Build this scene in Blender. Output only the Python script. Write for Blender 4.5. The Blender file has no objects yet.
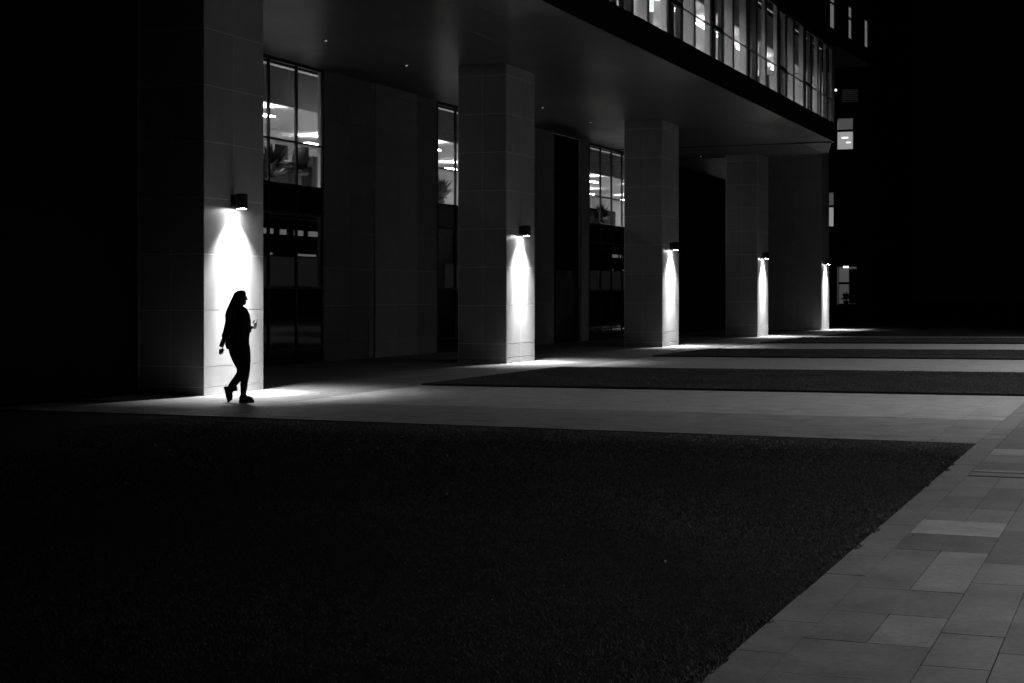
import bpy, bmesh, math, random
from mathutils import Vector, Matrix
random.seed(7)
C = bpy.context.scene.collection
sc = bpy.context.scene
# World frame: +X runs along the colonnade away from the camera, -Y points out over the plaza.
# d = distance in front of the pillar faces (plaza side), so Y = -d.

# ---------------------------------------------------------------- materials
def mat(name, col, rough=.6, noise=0, nscale=8, spec=.5, metal=0, bump=0, bscale=60, emit=0, attr=None, stretch=None):
    m = bpy.data.materials.new(name); m.use_nodes = True
    nt = m.node_tree; n = nt.nodes; L = nt.links
    b = n['Principled BSDF']
    b.inputs['Base Color'].default_value = (col, col, col, 1)
    b.inputs['Roughness'].default_value = rough
    b.inputs['Metallic'].default_value = metal
    b.inputs['Specular IOR Level'].default_value = spec
    if emit:
        b.inputs['Emission Color'].default_value = (1, 1, 1, 1)
        b.inputs['Emission Strength'].default_value = emit
    tc = n.new('ShaderNodeTexCoord'); vec = tc.outputs['Object']
    if stretch:
        mp = n.new('ShaderNodeMapping'); mp.inputs['Scale'].default_value = stretch
        L.new(vec, mp.inputs[0]); vec = mp.outputs[0]
    if noise or attr:
        colsock = None
        val = n.new('ShaderNodeValue'); val.outputs[0].default_value = col; cur = val.outputs[0]
        if noise:
            t1 = n.new('ShaderNodeTexNoise'); t1.inputs['Scale'].default_value = nscale
            t1.inputs['Detail'].default_value = 8; t1.inputs['Roughness'].default_value = .65
            L.new(vec, t1.inputs['Vector'])
            t2 = n.new('ShaderNodeTexNoise'); t2.inputs['Scale'].default_value = nscale * .13
            t2.inputs['Detail'].default_value = 4; L.new(vec, t2.inputs['Vector'])
            ad = n.new('ShaderNodeMath'); ad.operation = 'ADD'; L.new(t1.outputs[0], ad.inputs[0]); L.new(t2.outputs[0], ad.inputs[1])
            mr = n.new('ShaderNodeMapRange'); L.new(ad.outputs[0], mr.inputs[0])
            mr.inputs[1].default_value = .65; mr.inputs[2].default_value = 1.35
            mr.inputs[3].default_value = 1 - noise; mr.inputs[4].default_value = 1 + noise
            mu = n.new('ShaderNodeMath'); mu.operation = 'MULTIPLY'; L.new(cur, mu.inputs[0]); L.new(mr.outputs[0], mu.inputs[1]); cur = mu.outputs[0]
            rr = n.new('ShaderNodeMapRange'); L.new(t2.outputs[0], rr.inputs[0]); rr.inputs[1].default_value = .3; rr.inputs[2].default_value = .7
            rr.inputs[3].default_value = max(.02, rough - .08); rr.inputs[4].default_value = min(1, rough + .08)
            L.new(rr.outputs[0], b.inputs['Roughness'])
        if attr:
            at = n.new('ShaderNodeAttribute'); at.attribute_name = attr
            mu = n.new('ShaderNodeMath'); mu.operation = 'MULTIPLY'; L.new(cur, mu.inputs[0]); L.new(at.outputs['Fac'], mu.inputs[1]); cur = mu.outputs[0]
        cb = n.new('ShaderNodeCombineColor')
        for i in range(3): L.new(cur, cb.inputs[i])
        L.new(cb.outputs[0], b.inputs['Base Color'])
    if bump:
        t = n.new('ShaderNodeTexNoise'); t.inputs['Scale'].default_value = bscale; t.inputs['Detail'].default_value = 6; L.new(vec, t.inputs['Vector'])
        bp = n.new('ShaderNodeBump'); bp.inputs['Strength'].default_value = bump; bp.inputs['Distance'].default_value = .01
        L.new(t.outputs[0], bp.inputs['Height']); L.new(bp.outputs[0], b.inputs['Normal'])
    return m
def glass(name, tint=.85, refl=1.0, rough=.0):
    m = bpy.data.materials.new(name); m.use_nodes = True
    nt = m.node_tree; n = nt.nodes; L = nt.links; n.clear()
    out = n.new('ShaderNodeOutputMaterial'); mx = n.new('ShaderNodeMixShader')
    tr = n.new('ShaderNodeBsdfTransparent'); tr.inputs[0].default_value = (tint, tint, tint, 1)
    gl = n.new('ShaderNodeBsdfGlossy'); gl.inputs['Roughness'].default_value = rough; gl.inputs[0].default_value = (1, 1, 1, 1)
    fr = n.new('ShaderNodeFresnel'); fr.inputs[0].default_value = 1.5
    mm = n.new('ShaderNodeMath'); mm.operation = 'MULTIPLY'; mm.inputs[1].default_value = refl
    L.new(fr.outputs[0], mm.inputs[0]); L.new(mm.outputs[0], mx.inputs[0])
    L.new(tr.outputs[0], mx.inputs[1]); L.new(gl.outputs[0], mx.inputs[2]); L.new(mx.outputs[0], out.inputs[0])
    return m
M = {
 'stone': mat('pillar_stone', .45, .42, .13, 5, bump=.12, bscale=90, attr='tone', stretch=(1, 1, .55)),
 'grout': mat('pale_grout', .75, .8, .1),
 'wallstone': mat('wall_stone', .23, .55, .15, 4, bump=.1, attr='tone'),
 'darkclad': mat('dark_cladding', .003, .8, .2, 2, spec=.08),
 'soffit': mat('soffit_metal', .070, .36, .06, 1.6, attr='tone', spec=.28),
 'fascia': mat('fascia_metal', .012, .4, .2, 3),
 'frame': mat('black_frame', .012, .35),
 'fin': mat('pale_frame_inside', .62, .5, .06, 4),
 'bulk': mat('ceiling_bulkhead', .40, .6, .1, 3),
 'white': mat('white_plaster', .75, .7, .05, 2),
 'carpet': mat('office_floor', .5, .8, .2, 4),
 'glass': glass('window_glass', .86, .55),
 'darkglass': mat('black_glass', .006, .06, spec=.6),
 'frost': mat('obscured_glass', .06, .5, .1, 3),
 'pave': mat('pavement_stone', .20, .66, .34, 22, bump=.25, bscale=120, attr='tone'),
 'joint': mat('joint_soil', .018, .95, .3, 20),
 'soil': mat('lawn_soil', .016, 1, .4, 6, spec=.1),
 'grass': mat('grass_blades', .10, .7, .25, 1.5, spec=.25, attr='tone'),
 'ground': mat('dark_ground', .03, .95, .3, .6, spec=.1),
 'lampblack': mat('black_lamp_metal', .01, .4, .1, 30),
 'lens': mat('glowing_lens', .8, .4, emit=150),
 'cloth': mat('black_cloth', .010, .95, .2, 30, spec=.1, bump=.3, bscale=150),
 'trouser': mat('black_trousers', .008, .9, .2, 40, spec=.1),
 'hair': mat('black_hair', .008, .7, .3, 60, spec=.15, bump=.4, bscale=200, stretch=(3, 3, .3)),
 'skin': mat('skin', .05, .6, .05, 20),
 'shoe': mat('black_shoe', .008, .6, .1, 40),
 'phone': mat('phone_case', .03, .3),
 'dark': mat('dark_furniture', .01, .6, .2, 6),
 'ceil_light': mat('ceiling_light_glow', .8, .5, emit=105),
 'spot': mat('small_downlight_glow', .8, .5, emit=.35),
 'roomlit': mat('lamp_box_glow', .8, .5, emit=2.2),
 'dimlit': mat('dim_strip_glow', .8, .5, emit=.22),
 'leaf': mat('dry_leaf', .35, .7, .2, 60),
 'dimlit2': mat('faint_strip_glow', .8, .5, emit=.2),
 'frostlit': mat('screen_wall_glow', .3, .7, .1, 2, emit=.010),  # screen glows faintly itself, standing in for light falling on it
 'officelight': mat('office_light_glow', .8, .5, emit=30),
 'cove': mat('cove_light_glow', .8, .5, emit=.4),
 'sill': mat('hidden_uplight_glow', .8, .5, emit=13),  # glow of the unseen strips added below the glass
 'curtain': mat('blind_glow', .7, .8, .08, 4, emit=.32),  # blind glows itself in place of light from the room
 'farclad': mat('far_cladding', .006, .7, .2, 2, spec=.1),
 'far_dim': mat('far_pane_glow', .4, .8, emit=.09),  # upper panel's faint glow stands in for room light
 'far_bright': mat('far_bright_glow', .6, .8, .1, 2, emit=.38),  # this and the next two: walls glow in place of room lamps
 'far_mid': mat('far_mid_glow', .7, .8, .1, 2, emit=.35),
 'far_low': mat('far_low_glow', .5, .8, .3, 3, emit=.07),
 'far_louvre': mat('far_louvre_glow', .3, .6, emit=.006),  # slats given a faint glow in place of light on them
 'phone_screen': mat('phone_screen', .02, .2, emit=.06),
 'metal': mat('drain_metal', .12, .5, .2, 30, metal=.6),
}

# ---------------------------------------------------------------- mesh helpers
class MB:
    def __init__(s): s.v = []; s.f = []; s.mi = []; s.t = []
    def quad(s, pts, mi=0, tone=1.0):
        k = len(s.v); s.v += [tuple(p) for p in pts]; s.f.append(tuple(range(k, k + len(pts)))); s.mi.append(mi); s.t.append(tone)
    def box(s, x0, x1, y0, y1, z0, z1, mi=0, tone=1.0):
        if x0 > x1: x0, x1 = x1, x0
        if y0 > y1: y0, y1 = y1, y0
        if z0 > z1: z0, z1 = z1, z0
        k = len(s.v)
        s.v += [(x, y, z) for z in (z0, z1) for x, y in ((x0, y0), (x1, y0), (x1, y1), (x0, y1))]
        for f in ((3, 2, 1, 0), (4, 5, 6, 7), (0, 1, 5, 4), (1, 2, 6, 5), (2, 3, 7, 6), (3, 0, 4, 7)):
            s.f.append(tuple(k + i for i in f)); s.mi.append(mi); s.t.append(tone)
    def prism(s, poly, z0, z1, mi=0, tone=1.0):      # poly counter-clockwise seen from above
        k = len(s.v); n = len(poly)
        s.v += [(x, y, z0) for x, y in poly] + [(x, y, z1) for x, y in poly]
        s.f.append(tuple(k + n - 1 - i for i in range(n))); s.f.append(tuple(k + n + i for i in range(n)))
        s.mi += [mi, mi]; s.t += [tone, tone]
        for i in range(n):
            j = (i + 1) % n; s.f.append((k + i, k + j, k + n + j, k + n + i)); s.mi.append(mi); s.t.append(tone)
    def tube(s, rings, mi=0, seg=14, cap=True):
        """rings: list of (centre, axis_a, axis_b) vectors -> lofted closed tube"""
        k = len(s.v)
        for c, a, b in rings:
            for i in range(seg):
                t = 2 * math.pi * i / seg
                p = Vector(c) + Vector(a) * math.cos(t) + Vector(b) * math.sin(t); s.v.append(tuple(p))
        for r in range(len(rings) - 1):
            for i in range(seg):
                j = (i + 1) % seg; a0 = k + r * seg
                s.f.append((a0 + i, a0 + j, a0 + seg + j, a0 + seg + i)); s.mi.append(mi); s.t.append(1)
        if cap:
            s.f.append(tuple(k + seg - 1 - i for i in range(seg))); s.mi.append(mi); s.t.append(1)
            a0 = k + (len(rings) - 1) * seg
            s.f.append(tuple(a0 + i for i in range(seg))); s.mi.append(mi); s.t.append(1)
    def cyl(s, x, y, z0, z1, r, seg=20, mi=0, r2=None):
        r2 = r if r2 is None else r2
        s.tube([((x, y, z0), (r, 0, 0), (0, r, 0)), ((x, y, z1), (r2, 0, 0), (0, r2, 0))], mi, seg)
    def build(s, name, mats, parent=None, bevel=0, smooth=False, origin=None):
        me = bpy.data.meshes.new(name)
        if origin is None:
            origin = (0, 0, 0)
        vs = [(x - origin[0], y - origin[1], z - origin[2]) for x, y, z in s.v]
        me.from_pydata(vs, [], s.f)
        if not isinstance(mats, (list, tuple)): mats = [mats]
        for m in mats: me.materials.append(m)
        me.polygons.foreach_set('material_index', s.mi)
        if smooth: me.polygons.foreach_set('use_smooth', [True] * len(s.f))
        a = me.attributes.new('tone', 'FLOAT', 'FACE'); a.data.foreach_set('value', s.t)
        me.update()
        o = bpy.data.objects.new(name, me); C.objects.link(o); o.location = origin
        if parent is not None:
            o.parent = parent
            if origin == (0, 0, 0): o.location = tuple(-Vector(parent_origin(parent)))
            else: o.location = tuple(Vector(origin) - Vector(parent_origin(parent)))
        if bevel:
            b = o.modifiers.new('Bevel', 'BEVEL'); b.width = bevel; b.segments = 2; b.limit_method = 'ANGLE'
        return o
def parent_origin(p):
    v = Vector(p.location)
    while p.parent is not None: p = p.parent; v += Vector(p.location)
    return v
def tag(o, label=None, cat=None, group=None, kind=None):
    if label: o['label'] = label
    if cat: o['category'] = cat
    if group: o['group'] = group
    if kind: o['kind'] = kind
    return o
def empty(name, loc, label, cat, group=None):
    o = bpy.data.objects.new(name, None); C.objects.link(o); o.location = loc; o.empty_display_size = .2
    return tag(o, label, cat, group)
def copy_tree(o, parent=None):
    c = o.copy(); C.objects.link(c)
    if parent is not None: c.parent = parent
    for ch in [x for x in bpy.data.objects if x.parent == o]: copy_tree(ch, c)
    return c

# ---------------------------------------------------------------- ground
mb = MB(); mb.quad([(-120, -150, -.12), (400, -150, -.12), (400, 150, -.12), (-120, 150, -.12)])
tag(mb.build('ground', M['ground']), kind='structure')

def slabs(mb, x0, x1, d0, d1, dx, dd, base, var, gap=.006, stagger=True, big=.0):
    """stone slabs between x0..x1 and d0..d1, each with a tone of its own"""
    d = d0; row = 0
    while d < d1 - 1e-4:
        w = dd[row % len(dd)] if isinstance(dd, (list, tuple)) else dd
        e = min(d + w, d1)
        if d1 - e < .12: e = d1
        x = x0; first = True
        while x < x1 - 1e-4:
            l = dx * (random.choice((1, 1, 1, 2)) if big and random.random() < big else 1)
            if first and stagger: l *= random.choice((.5, 1)); first = False
            nx = min(x + l, x1)
            if x1 - nx < .12: nx = x1
            t = base * (1 + random.uniform(-var, var))
            z = random.uniform(-.0012, .0012)
            mb.box(x + gap / 2, nx - gap / 2, -e + gap / 2, -d - gap / 2, -.05, z, 0, t)
            x = nx
        d = e; row += 1
LX0, LX1 = -5.42, 0
# walkway along the right, hand-measured courses near the camera
wk = MB()
random.seed(21)
crs = [(12.05, 12.28)]; d = 12.28; i = 0
while d < 17.5:
    w = (.575, .29, .575, .575)[i % 4]; crs.append((d, d + w)); d += w; i += 1
for ci, (a, b) in enumerate(crs):
    x = -24.0 + (.35 if ci % 2 else 0)
    while x < 60:
        l = .70 * (1 if ci else 1)
        if ci and random.random() < .22: l = 1.40
        pass
        nx = min(x + l, 60)
        cx = (x + nx) / 2
        if ci == 0: t = random.uniform(.94, 1.06)
        else: t = random.choice((.70, .84, .95, 1, 1, 1.08, 1.4, 1.65)) * random.uniform(.97, 1.03)
        if -8.9 < nx - .0 and x < -8.4 and ci > 0:    # leave the slot drain
            if x < -8.87: wk.box(x + .003, -8.87, -b + .003, -a - .003, -.05, 0, 0, t)
            if nx > -8.44: wk.box(-8.44, nx - .003, -b + .003, -a - .003, -.05, 0, 0, t)
        else:
            g = .004 if random.random() < .6 else .008
            if ci and b - a > .5 and random.random() < .3:
                m_ = (a + b) / 2
                wk.box(x + g / 2, nx - g / 2, -m_ + g / 2, -a - g / 2, -.05, random.uniform(-.001, .001), 0, t)
                wk.box(x + g / 2, nx - g / 2, -b + g / 2, -m_ - g / 2, -.05, random.uniform(-.001, .001), 0, random.choice((.8, .95, 1.1, 1.35)))
            else:
                wk.box(x + g / 2, nx - g / 2, -b + g / 2, -a - g / 2, -.05, random.uniform(-.001, .001), 0, t)
        x = nx
tag(wk.build('walkway', M['pave'], bevel=0), kind='structure')
mb = MB(); mb.box(-24, 60, -17.6, -12.05, -.09, -.022)
tag(mb.build('walkway_bed', M['joint']), kind='structure')
# slot drain across the walkway
dr = MB(); dr.box(-8.79, -8.52, -17.5, -12.285, -.05, .001, 0)
for k in range(60): pass
tag(dr.build('slot_drain', M['pave']), 'pale slab cover of the slot drain with two dark slots across the walkway', 'drain')

# the cross bands run very slightly off square to the building
KX = [(-5.5, -.3), (-2.42, .3), (2.4, .75), (9.6, 1.15), (16.75, 1.5), (22.9, 2.6), (29.6, 3.0), (36.6, 3.2)]
def kx(x):
    if x <= KX[0][0]: return KX[0][1] if x > KX[0][0] - .3 else 0
    for (a, ka), (b, kb) in zip(KX[:-1], KX[1:]):
        if a <= x <= b: return ka + (kb - ka) * (x - a) / (b - a)
    return KX[-1][1]
def skew(o):
    for v in o.data.vertices: v.co.x += kx(v.co.x) * (-v.co.y - 6.5) / 10
    o.data.update(); return o
# paved bands between the lawns
def band(name, x0, x1, d0, d1, base, dx=.9, dd=.6, var=.06):
    m = MB(); slabs(m, x0, x1, d0, d1, dx, dd, base, var, gap=.004)
    m.box(x0, x1, -d1, -d0, -.09, -.02, 1)
    o = m.build(name, [M['pave'], M['joint']])
    if d0 > 1.5: skew(o)
    return tag(o, kind='structure')
DARKS = [(2.40, 9.60), (16.75, 22.9), (29.6, 36.6)]
band('paved_band', -5.5, -2.42, 1.95, 12.05, 1.2, .75, .6, .05)
band('pale_paved_band', -2.42, 2.40, 1.95, 12.05, 1.72, 1.2, .8, .04)
band('pale_paved_band', 9.60, 16.75, 1.95, 12.05, 1.75, 1.2, .8, .04)
band('pale_paved_band', 22.9, 29.6, 1.95, 12.05, 1.9, 1.2, .8, .04)
band('pale_paved_band', 36.6, 39.0, 1.95, 12.05, 1.5, 1.2, .8, .04)
band('front_path', -5.36, 60, 0.0, 1.95, .9, .9, .65, .05)
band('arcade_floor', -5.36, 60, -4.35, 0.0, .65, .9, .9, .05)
# far dark ground beyond the last band
mb = MB(); mb.box(38.0, 60, -12.05, -1.95, -.09, -.006); tag(mb.build('far_ground', M['soil']), kind='structure')

# ---------------------------------------------------------------- lawns
import array
def blades(name, regions, parent=None):
    v = []; f = []; t = []
    for (x0, x1, d0, d1, n, h, w, z) in regions:
        for _ in range(n):
            x = random.uniform(x0, x1); y = -random.uniform(d0, d1)
            # patchiness from a cheap sum of waves
            p = .5 + .5 * math.sin(x * 1.7 + 2.1 * math.sin(y * .9)) * math.sin(y * 1.3 + 1.3 * math.sin(x * .7))
            hh = h * random.uniform(.45, 1.15) * (.7 + .5 * p); a = random.uniform(0, 6.283)
            lean = hh * random.uniform(.3, 1.6); b = random.uniform(0, 6.283)
            ww = w * random.uniform(.6, 1.3); k = len(v)
            dx, dy = math.cos(a) * ww, math.sin(a) * ww
            v += [(x - dx, y - dy, z), (x + dx, y + dy, z), (x + math.cos(b) * lean, y + math.sin(b) * lean, z + hh)]
            f.append((k, k + 1, k + 2)); t.append(random.uniform(.75, 1.2) * (.85 + .3 * p) * (1.6 if random.random() < .012 else 1) * (1 + 1.9 * max(0, min(1, (x + 7.2) / 1.2)) if x < -5 else 1))  # blades paler near the far edge: lamplight put into their tone
    me = bpy.data.meshes.new(name); me.from_pydata(v, [], f); me.materials.append(M['grass'])
    at = me.attributes.new('tone', 'FLOAT', 'FACE'); at.data.foreach_set('value', t); me.update()
    o = bpy.data.objects.new(name, me); C.objects.link(o)
    return o
mb = MB(); mb.prism([(-24, -12.05), (-5.66, -12.05), (-5.36, -1.95), (-5.36, 1.2), (-24, 1.2)], -.09, -.012); tag(mb.build('lawn_soil', M['soil']), kind='structure')
random.seed(3)
EDGE = []
for _ in range(14):
    x_ = random.uniform(-20, -5.6); r_ = random.uniform(.03, .12); EDGE.append((x_ - r_, x_ + r_, 12.0, 12.05 + random.uniform(.0, .04), int(260 * r_ / .1), .024, .0026, -.004))
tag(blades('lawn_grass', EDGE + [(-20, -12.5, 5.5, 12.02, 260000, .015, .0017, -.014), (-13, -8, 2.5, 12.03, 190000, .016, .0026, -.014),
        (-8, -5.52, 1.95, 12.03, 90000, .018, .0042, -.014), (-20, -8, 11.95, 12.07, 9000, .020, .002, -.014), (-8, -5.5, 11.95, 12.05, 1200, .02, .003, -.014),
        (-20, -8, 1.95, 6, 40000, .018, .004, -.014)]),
    'dark mown grass of the large foreground lawn', 'grass', kind='stuff')
for k, (a, b) in enumerate(DARKS):
    mb = MB(); mb.box(a, b, -12.05, -1.95, -.09, .035)
    tag(skew(mb.build('lawn_bed', M['soil'])), kind='structure')
    n = (42000, 26000, 15000)[k]
    o = blades('strip_grass', [(a + .01, b - .01, 1.97, 12.03, int(n * 1.5), .018, (.006, .008, .010)[k], .034)]); skew(o)
    tag(o, ('dark grass of the raised strip between the first pale paving bands', 'dark grass of the second raised strip behind the second pillar',
            'dark grass of the farthest raised strip before the last pillars')[k], 'grass', kind='stuff')
# pale dead leaves lying on the lawn and at its edge
def leaf(x, d, rz, s, label):
    m = MB(); n = 7; pts = []
    for i in range(n):
        t = i / (n - 1); w = .5 * math.sin(math.pi * t) ** .8 * s * .45
        pts.append((t * s - s / 2, w, .012 * math.sin(3 * t)))
    for i in range(n - 1):
        a, b = pts[i], pts[i + 1]
        m.quad([(a[0], -a[1], a[2] + a[1] * .4), (b[0], -b[1], b[2] + b[1] * .4), (b[0], 0, b[2]), (a[0], 0, a[2])])
        m.quad([(a[0], 0, a[2]), (b[0], 0, b[2]), (b[0], b[1], b[2] + b[1] * .4), (a[0], a[1], a[2] + a[1] * .4)])
    o = m.build('fallen_leaf', M['leaf']); o.location = (x, -d, .03); o.rotation_euler = (.2, .15, rz)
    tag(o, label, 'leaf', 'dead leaves on the lawn')
leaf(-14.36, 11.15, .7, .05, 'pale curled leaf on the dark lawn, nearer to the far corner of the two')
leaf(-15.5, 11.35, 2.1, .045, 'small pale leaf on the dark lawn, nearer to the bottom of the photo')

# ---------------------------------------------------------------- pillars
BAY = 12.69; PW = 1.80
def pillar(k, x1, depth, top, label, side_only=False):
    x0 = x1 - PW
    root = empty('stone_pillar', (x0 + PW / 2, depth / 2, 0), label, 'pillar', 'stone pillars of the colonnade')
    core = MB(); core.box(x0 + .0015, x1 - .0015, .0015, depth - .0015, 0, top, 0)
    core.build('core', M['grout'], root)
    p = MB(); g = .018
    zs = [0, .13]; z = .45
    while z < top - .1: zs.append(z); z += .887
    zs.append(top)
    xm = x0 + PW * .48
    rnd = random.Random(k)
    for a, b in zip(zs[:-1], zs[1:]):
        for (u0, u1) in ((x0, xm), (xm, x1)):
            p.box(u0 + (g / 2 if u0 != x0 else 0), u1 - (g / 2 if u1 != x1 else 0), 0, .02, a + g / 2, b - g / 2, 0, rnd.uniform(.9, 1.1))   # plaza face
            p.box(u0, u1, depth - .02, depth, a + g / 2, b - g / 2, 0, rnd.uniform(.9, 1.1))
        nside = max(1, round((depth - .04) / .6)); w = (depth - .04) / nside
        for i in range(nside):
            y0 = .02 + i * w; 
            for (e0, e1) in ((x0, x0 + .02), (x1 - .02, x1)):
                p.box(e0, e1, y0 + .002, y0 + w - .002, a + .003, b - .003, 0, rnd.uniform(.92, 1.1) if k == 4 else rnd.uniform(.42, .50))  # sides of all but the last pillar: shade put into the stone tone
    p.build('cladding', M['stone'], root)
    return root
names = ['pale lit stone pillar that the walking person passes, nearest of the colonnade',
         'second stone pillar of the colonnade, between the two lit tall windows',
         'third stone pillar of the colonnade, just right of the window with small bright lights',
         'fourth stone pillar, thin lit strip with a wide grey side in front of it']
SOF = 6.9
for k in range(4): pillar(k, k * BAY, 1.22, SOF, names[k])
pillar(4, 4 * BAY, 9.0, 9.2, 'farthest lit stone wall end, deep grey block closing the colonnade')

# ---------------------------------------------------------------- wall lamps
def wall_lamp(x, label):
    z = 2.97
    root = empty('wall_lamp', (x, 0, z), label, 'wall lamp', 'downward wall lamps on the pillars')
    b = MB(); b.box(x - .065, x + .065, -.05, 0, z + .03, z + .225); b.build('mounting_box', M['lampblack'], root, bevel=.006)
    a = MB(); a.box(x - .045, x + .045, -.10, -.05, z + .05, z + .20); a.build('arm', M['lampblack'], root, bevel=.004)
    h = MB(); h.cyl(x, -.165, z + .02, z + .232, .098, 28)
    h.tube([((x, -.165, z + .232), (.098, 0, 0), (0, .098, 0)), ((x, -.165, z + .242), (.088, 0, 0), (0, .088, 0))], 0, 28)
    h.build('housing', M['lampblack'], root)
    r = MB(); r.tube([((x, -.165, z), (.098, 0, 0), (0, .098, 0)), ((x, -.165, z + .02), (.098, 0, 0), (0, .098, 0)),
                      ((x, -.165, z + .02), (.084, 0, 0), (0, .084, 0)), ((x, -.165, z), (.084, 0, 0), (0, .084, 0))], 0, 28, cap=False)
    r.build('rim', M['lampblack'], root)
    l = MB(); l.tube([((x, -.165, z + .012), (.083, 0, 0), (0, .083, 0)), ((x, -.165, z + .004), (.079, 0, 0), (0, .079, 0)), ((x, -.165, z - .004), (.055, 0, 0), (0, .055, 0))], 0, 28)
    l.build('lens', M['lens'], root, smooth=True)
    for nm, P, size, bl in (('beam', 1700, 104, 1.0), ('core_beam', 200, 74, 1.0), ('foot_beam', 3000, 50, 1.0)):
        ld = bpy.data.lights.new(nm, 'SPOT'); ld.energy = P; ld.spot_size = math.radians(size); ld.spot_blend = bl; ld.shadow_soft_size = .05
        lo = bpy.data.objects.new(nm, ld); C.objects.link(lo); lo.parent = root; lo.location = (0, -.165, -.012)
    return root
l0 = wall_lamp(-.95, 'black cylinder wall lamp glowing above the walking person')
lbl = [None, 'black cylinder wall lamp on the second pillar, between the two tall windows', 'black cylinder wall lamp on the third pillar of the colonnade',
       'black cylinder wall lamp on the fourth pillar of the colonnade', 'small far wall lamp on the last pillar, beside the far lit window']
for k in range(1, 5):
    c = copy_tree(l0); c.location.x += k * BAY; c['label'] = lbl[k]

# ---------------------------------------------------------------- the office building
B = empty('office_building', (15, 6, 0), 'dark office building over a colonnade, with a long lit upper row of windows', 'building')
# soffit in metal panels; far end cut back obliquely
so = MB(); rnd = random.Random(5)
poly = [(-22, -3.55), (32.2, -3.55), (37.0, -2.55), (37.6, 0), (37.6, 4.6), (-22, 4.6)]
xs = [-22 + 2.115 * i for i in range(29)]
yr = [(-3.55, -2.3), (-2.3, -1.05), (-1.05, .2), (.2, 1.45), (1.45, 2.7), (2.7, 4.34)]
for i in range(len(xs) - 1):
    for (a, b) in yr:
        xa, xb = xs[i], xs[i + 1]
        cx = (xa + xb) / 2
        lim = 37.6 if a >= -.1 else (37.0 if a >= -2.4 else 32.2)
        if xa >= lim: continue
        xb = min(xb, lim)
        so.box(xa + .002, xb - .002, a + .002, b - .002, SOF, SOF + .02, 0, rnd.uniform(.92, 1.06))
so.build('soffit', M['soffit'], B)
sl = MB(); sl.prism(poly, SOF + .021, 7.2, 0); sl.build('floor_slab', M['fascia'], B)
fa = MB(); fa.box(-22, 32.4, -3.62, -3.555, SOF - .03, 7.5); fa.box(32.4, 32.46, -3.6, 4.6, SOF - .03, 10.3)
fa.build('fascia', M['fascia'], B)
# back wall of the arcade
BD = 4.35
def wallseg(x0, x1, tone, y=BD, yb=None):
    yb = yb or BD + .16; bw = MB()
    zs = [0, .45]; z = 1.33
    while z < SOF - .1: zs.append(z); z += .887
    zs.append(SOF)
    for a, b in zip(zs[:-1], zs[1:]):
        x = x0
        while x < x1 - .01:
            nx = min(x + 1.35, x1)
            if x1 - nx < .2: nx = x1
            bw.box(x + .003, nx - .003, y, y + .03, a + .003, b - .003, 0, tone * rnd.uniform(.9, 1.1)); x = nx
    bw.box(x0, x1, y + .031, yb, 0, SOF, 1)
    bw.build('back_wall', [M['wallstone'], M['grout']], B)
wallseg(10.14, 12.72, .8); wallseg(12.72, 15.2, 1.15, BD - .06); wallseg(15.2, 16.6, .75)
wallseg(22.9, 25.85, 1.1); wallseg(28.55, 29.35, 1.0); wallseg(35.6, 38.2, .9); wallseg(-22, 3.82, .6)
# black recess in the second bay and black end of the arcade
for q in ((25.855, 28.545, BD + .10, BD + .16), (38.21, 50, BD + .1, BD + .16)):
    rc = MB(); rc.box(*q, 0, SOF); rc.build('recess_panel', M['darkclad'], B)
dd_ = MB(); dd_.box(26.2, 28.2, BD + .05, BD + .098, .02, 2.4)
dd_.build('recess_door', M['darkglass'], B)
# added black wall, hides the unlit bay left of the first pillar
lb = MB(); lb.box(-22, -1.81, 1.23, 1.6, 0, 7.2); lb.build('blackout_wall', M['darkclad'], B)

# tall arcade windows
def tall_window(x0, w, lit=True):
    n = 5; p = w / n
    f = MB(); y = BD
    for i in range(n + 1):
        xx = x0 + i * p; f.box(xx - .035, xx + .035, y - .012, y + .035, 0, SOF - .003)
    for z, t in ((SOF - .09, .08), (5.05, .035), (4.03, .07), (3.40, .07), (1.72, .06), (.36, .05), (0, .1)):
        f.box(x0 + .036, x0 + w - .036, y - .02, y + .08, z, z + t)
    fo = f.build('window', M['frame'], B)
    g = MB()
    for i in range(n):
        a = x0 + i * p + .036; b = a + p - .072
        g.box(a, b, y + .02, y + .03, 5.086, SOF - .095); g.box(a, b, y + .02, y + .03, 4.101, 5.049)
        g.box(a, b, y + .02, y + .03, 1.781, 3.399)
    g.build('pane', M['glass'], fo)
    for z0, z1 in ((3.471, 4.029), (.411, 1.719), (.101, .359)):
        s = MB()
        for i in range(n):
            a = x0 + i * p + .036; s.box(a, a + p - .072, y + .01, y + .04, z0, z1)
        s.build('spandrel', M['darkglass'], fo)
    return fo
WX = [3.87, 16.62, 29.4]
for x in WX: tall_window(x, 6.22)
# rooms behind the arcade glass: upper lit room, lower dim room
def room(x0, x1, y0, y1, z0, z1, name, wall='white', floor='carpet'):
    t = .08
    m = MB(); m.box(x0 - t, x1 + t, y1, y1 + t, z0, z1); m.box(x0 - t, x0, y0, y1 - .002, z0, z1); m.box(x1, x1 + t, y0, y1 - .002, z0, z1)
    m.build(name + '_wall', M[wall], B)
    m = MB(); m.box(x0, x1, y0, y1 - .004, z0 - .1, z0 - .002); m.build(name + '_floor', M[floor], B)
    m = MB(); m.box(x0 - t, x1 + t, y0 + (.64 if z1 > 6 else 0), y1 + t, z1 + .002, z1 + .1); m.build(name + '_ceiling', M[wall], B)
room(3.2, 48.0, BD + .2, BD + 6.2, 3.95, 6.15, 'room')
m = MB(); m.box(3.2, 40, BD + .8, BD + .88, 6.04, SOF - .01); m.build('bulkhead', M['bulk'], B)
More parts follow.
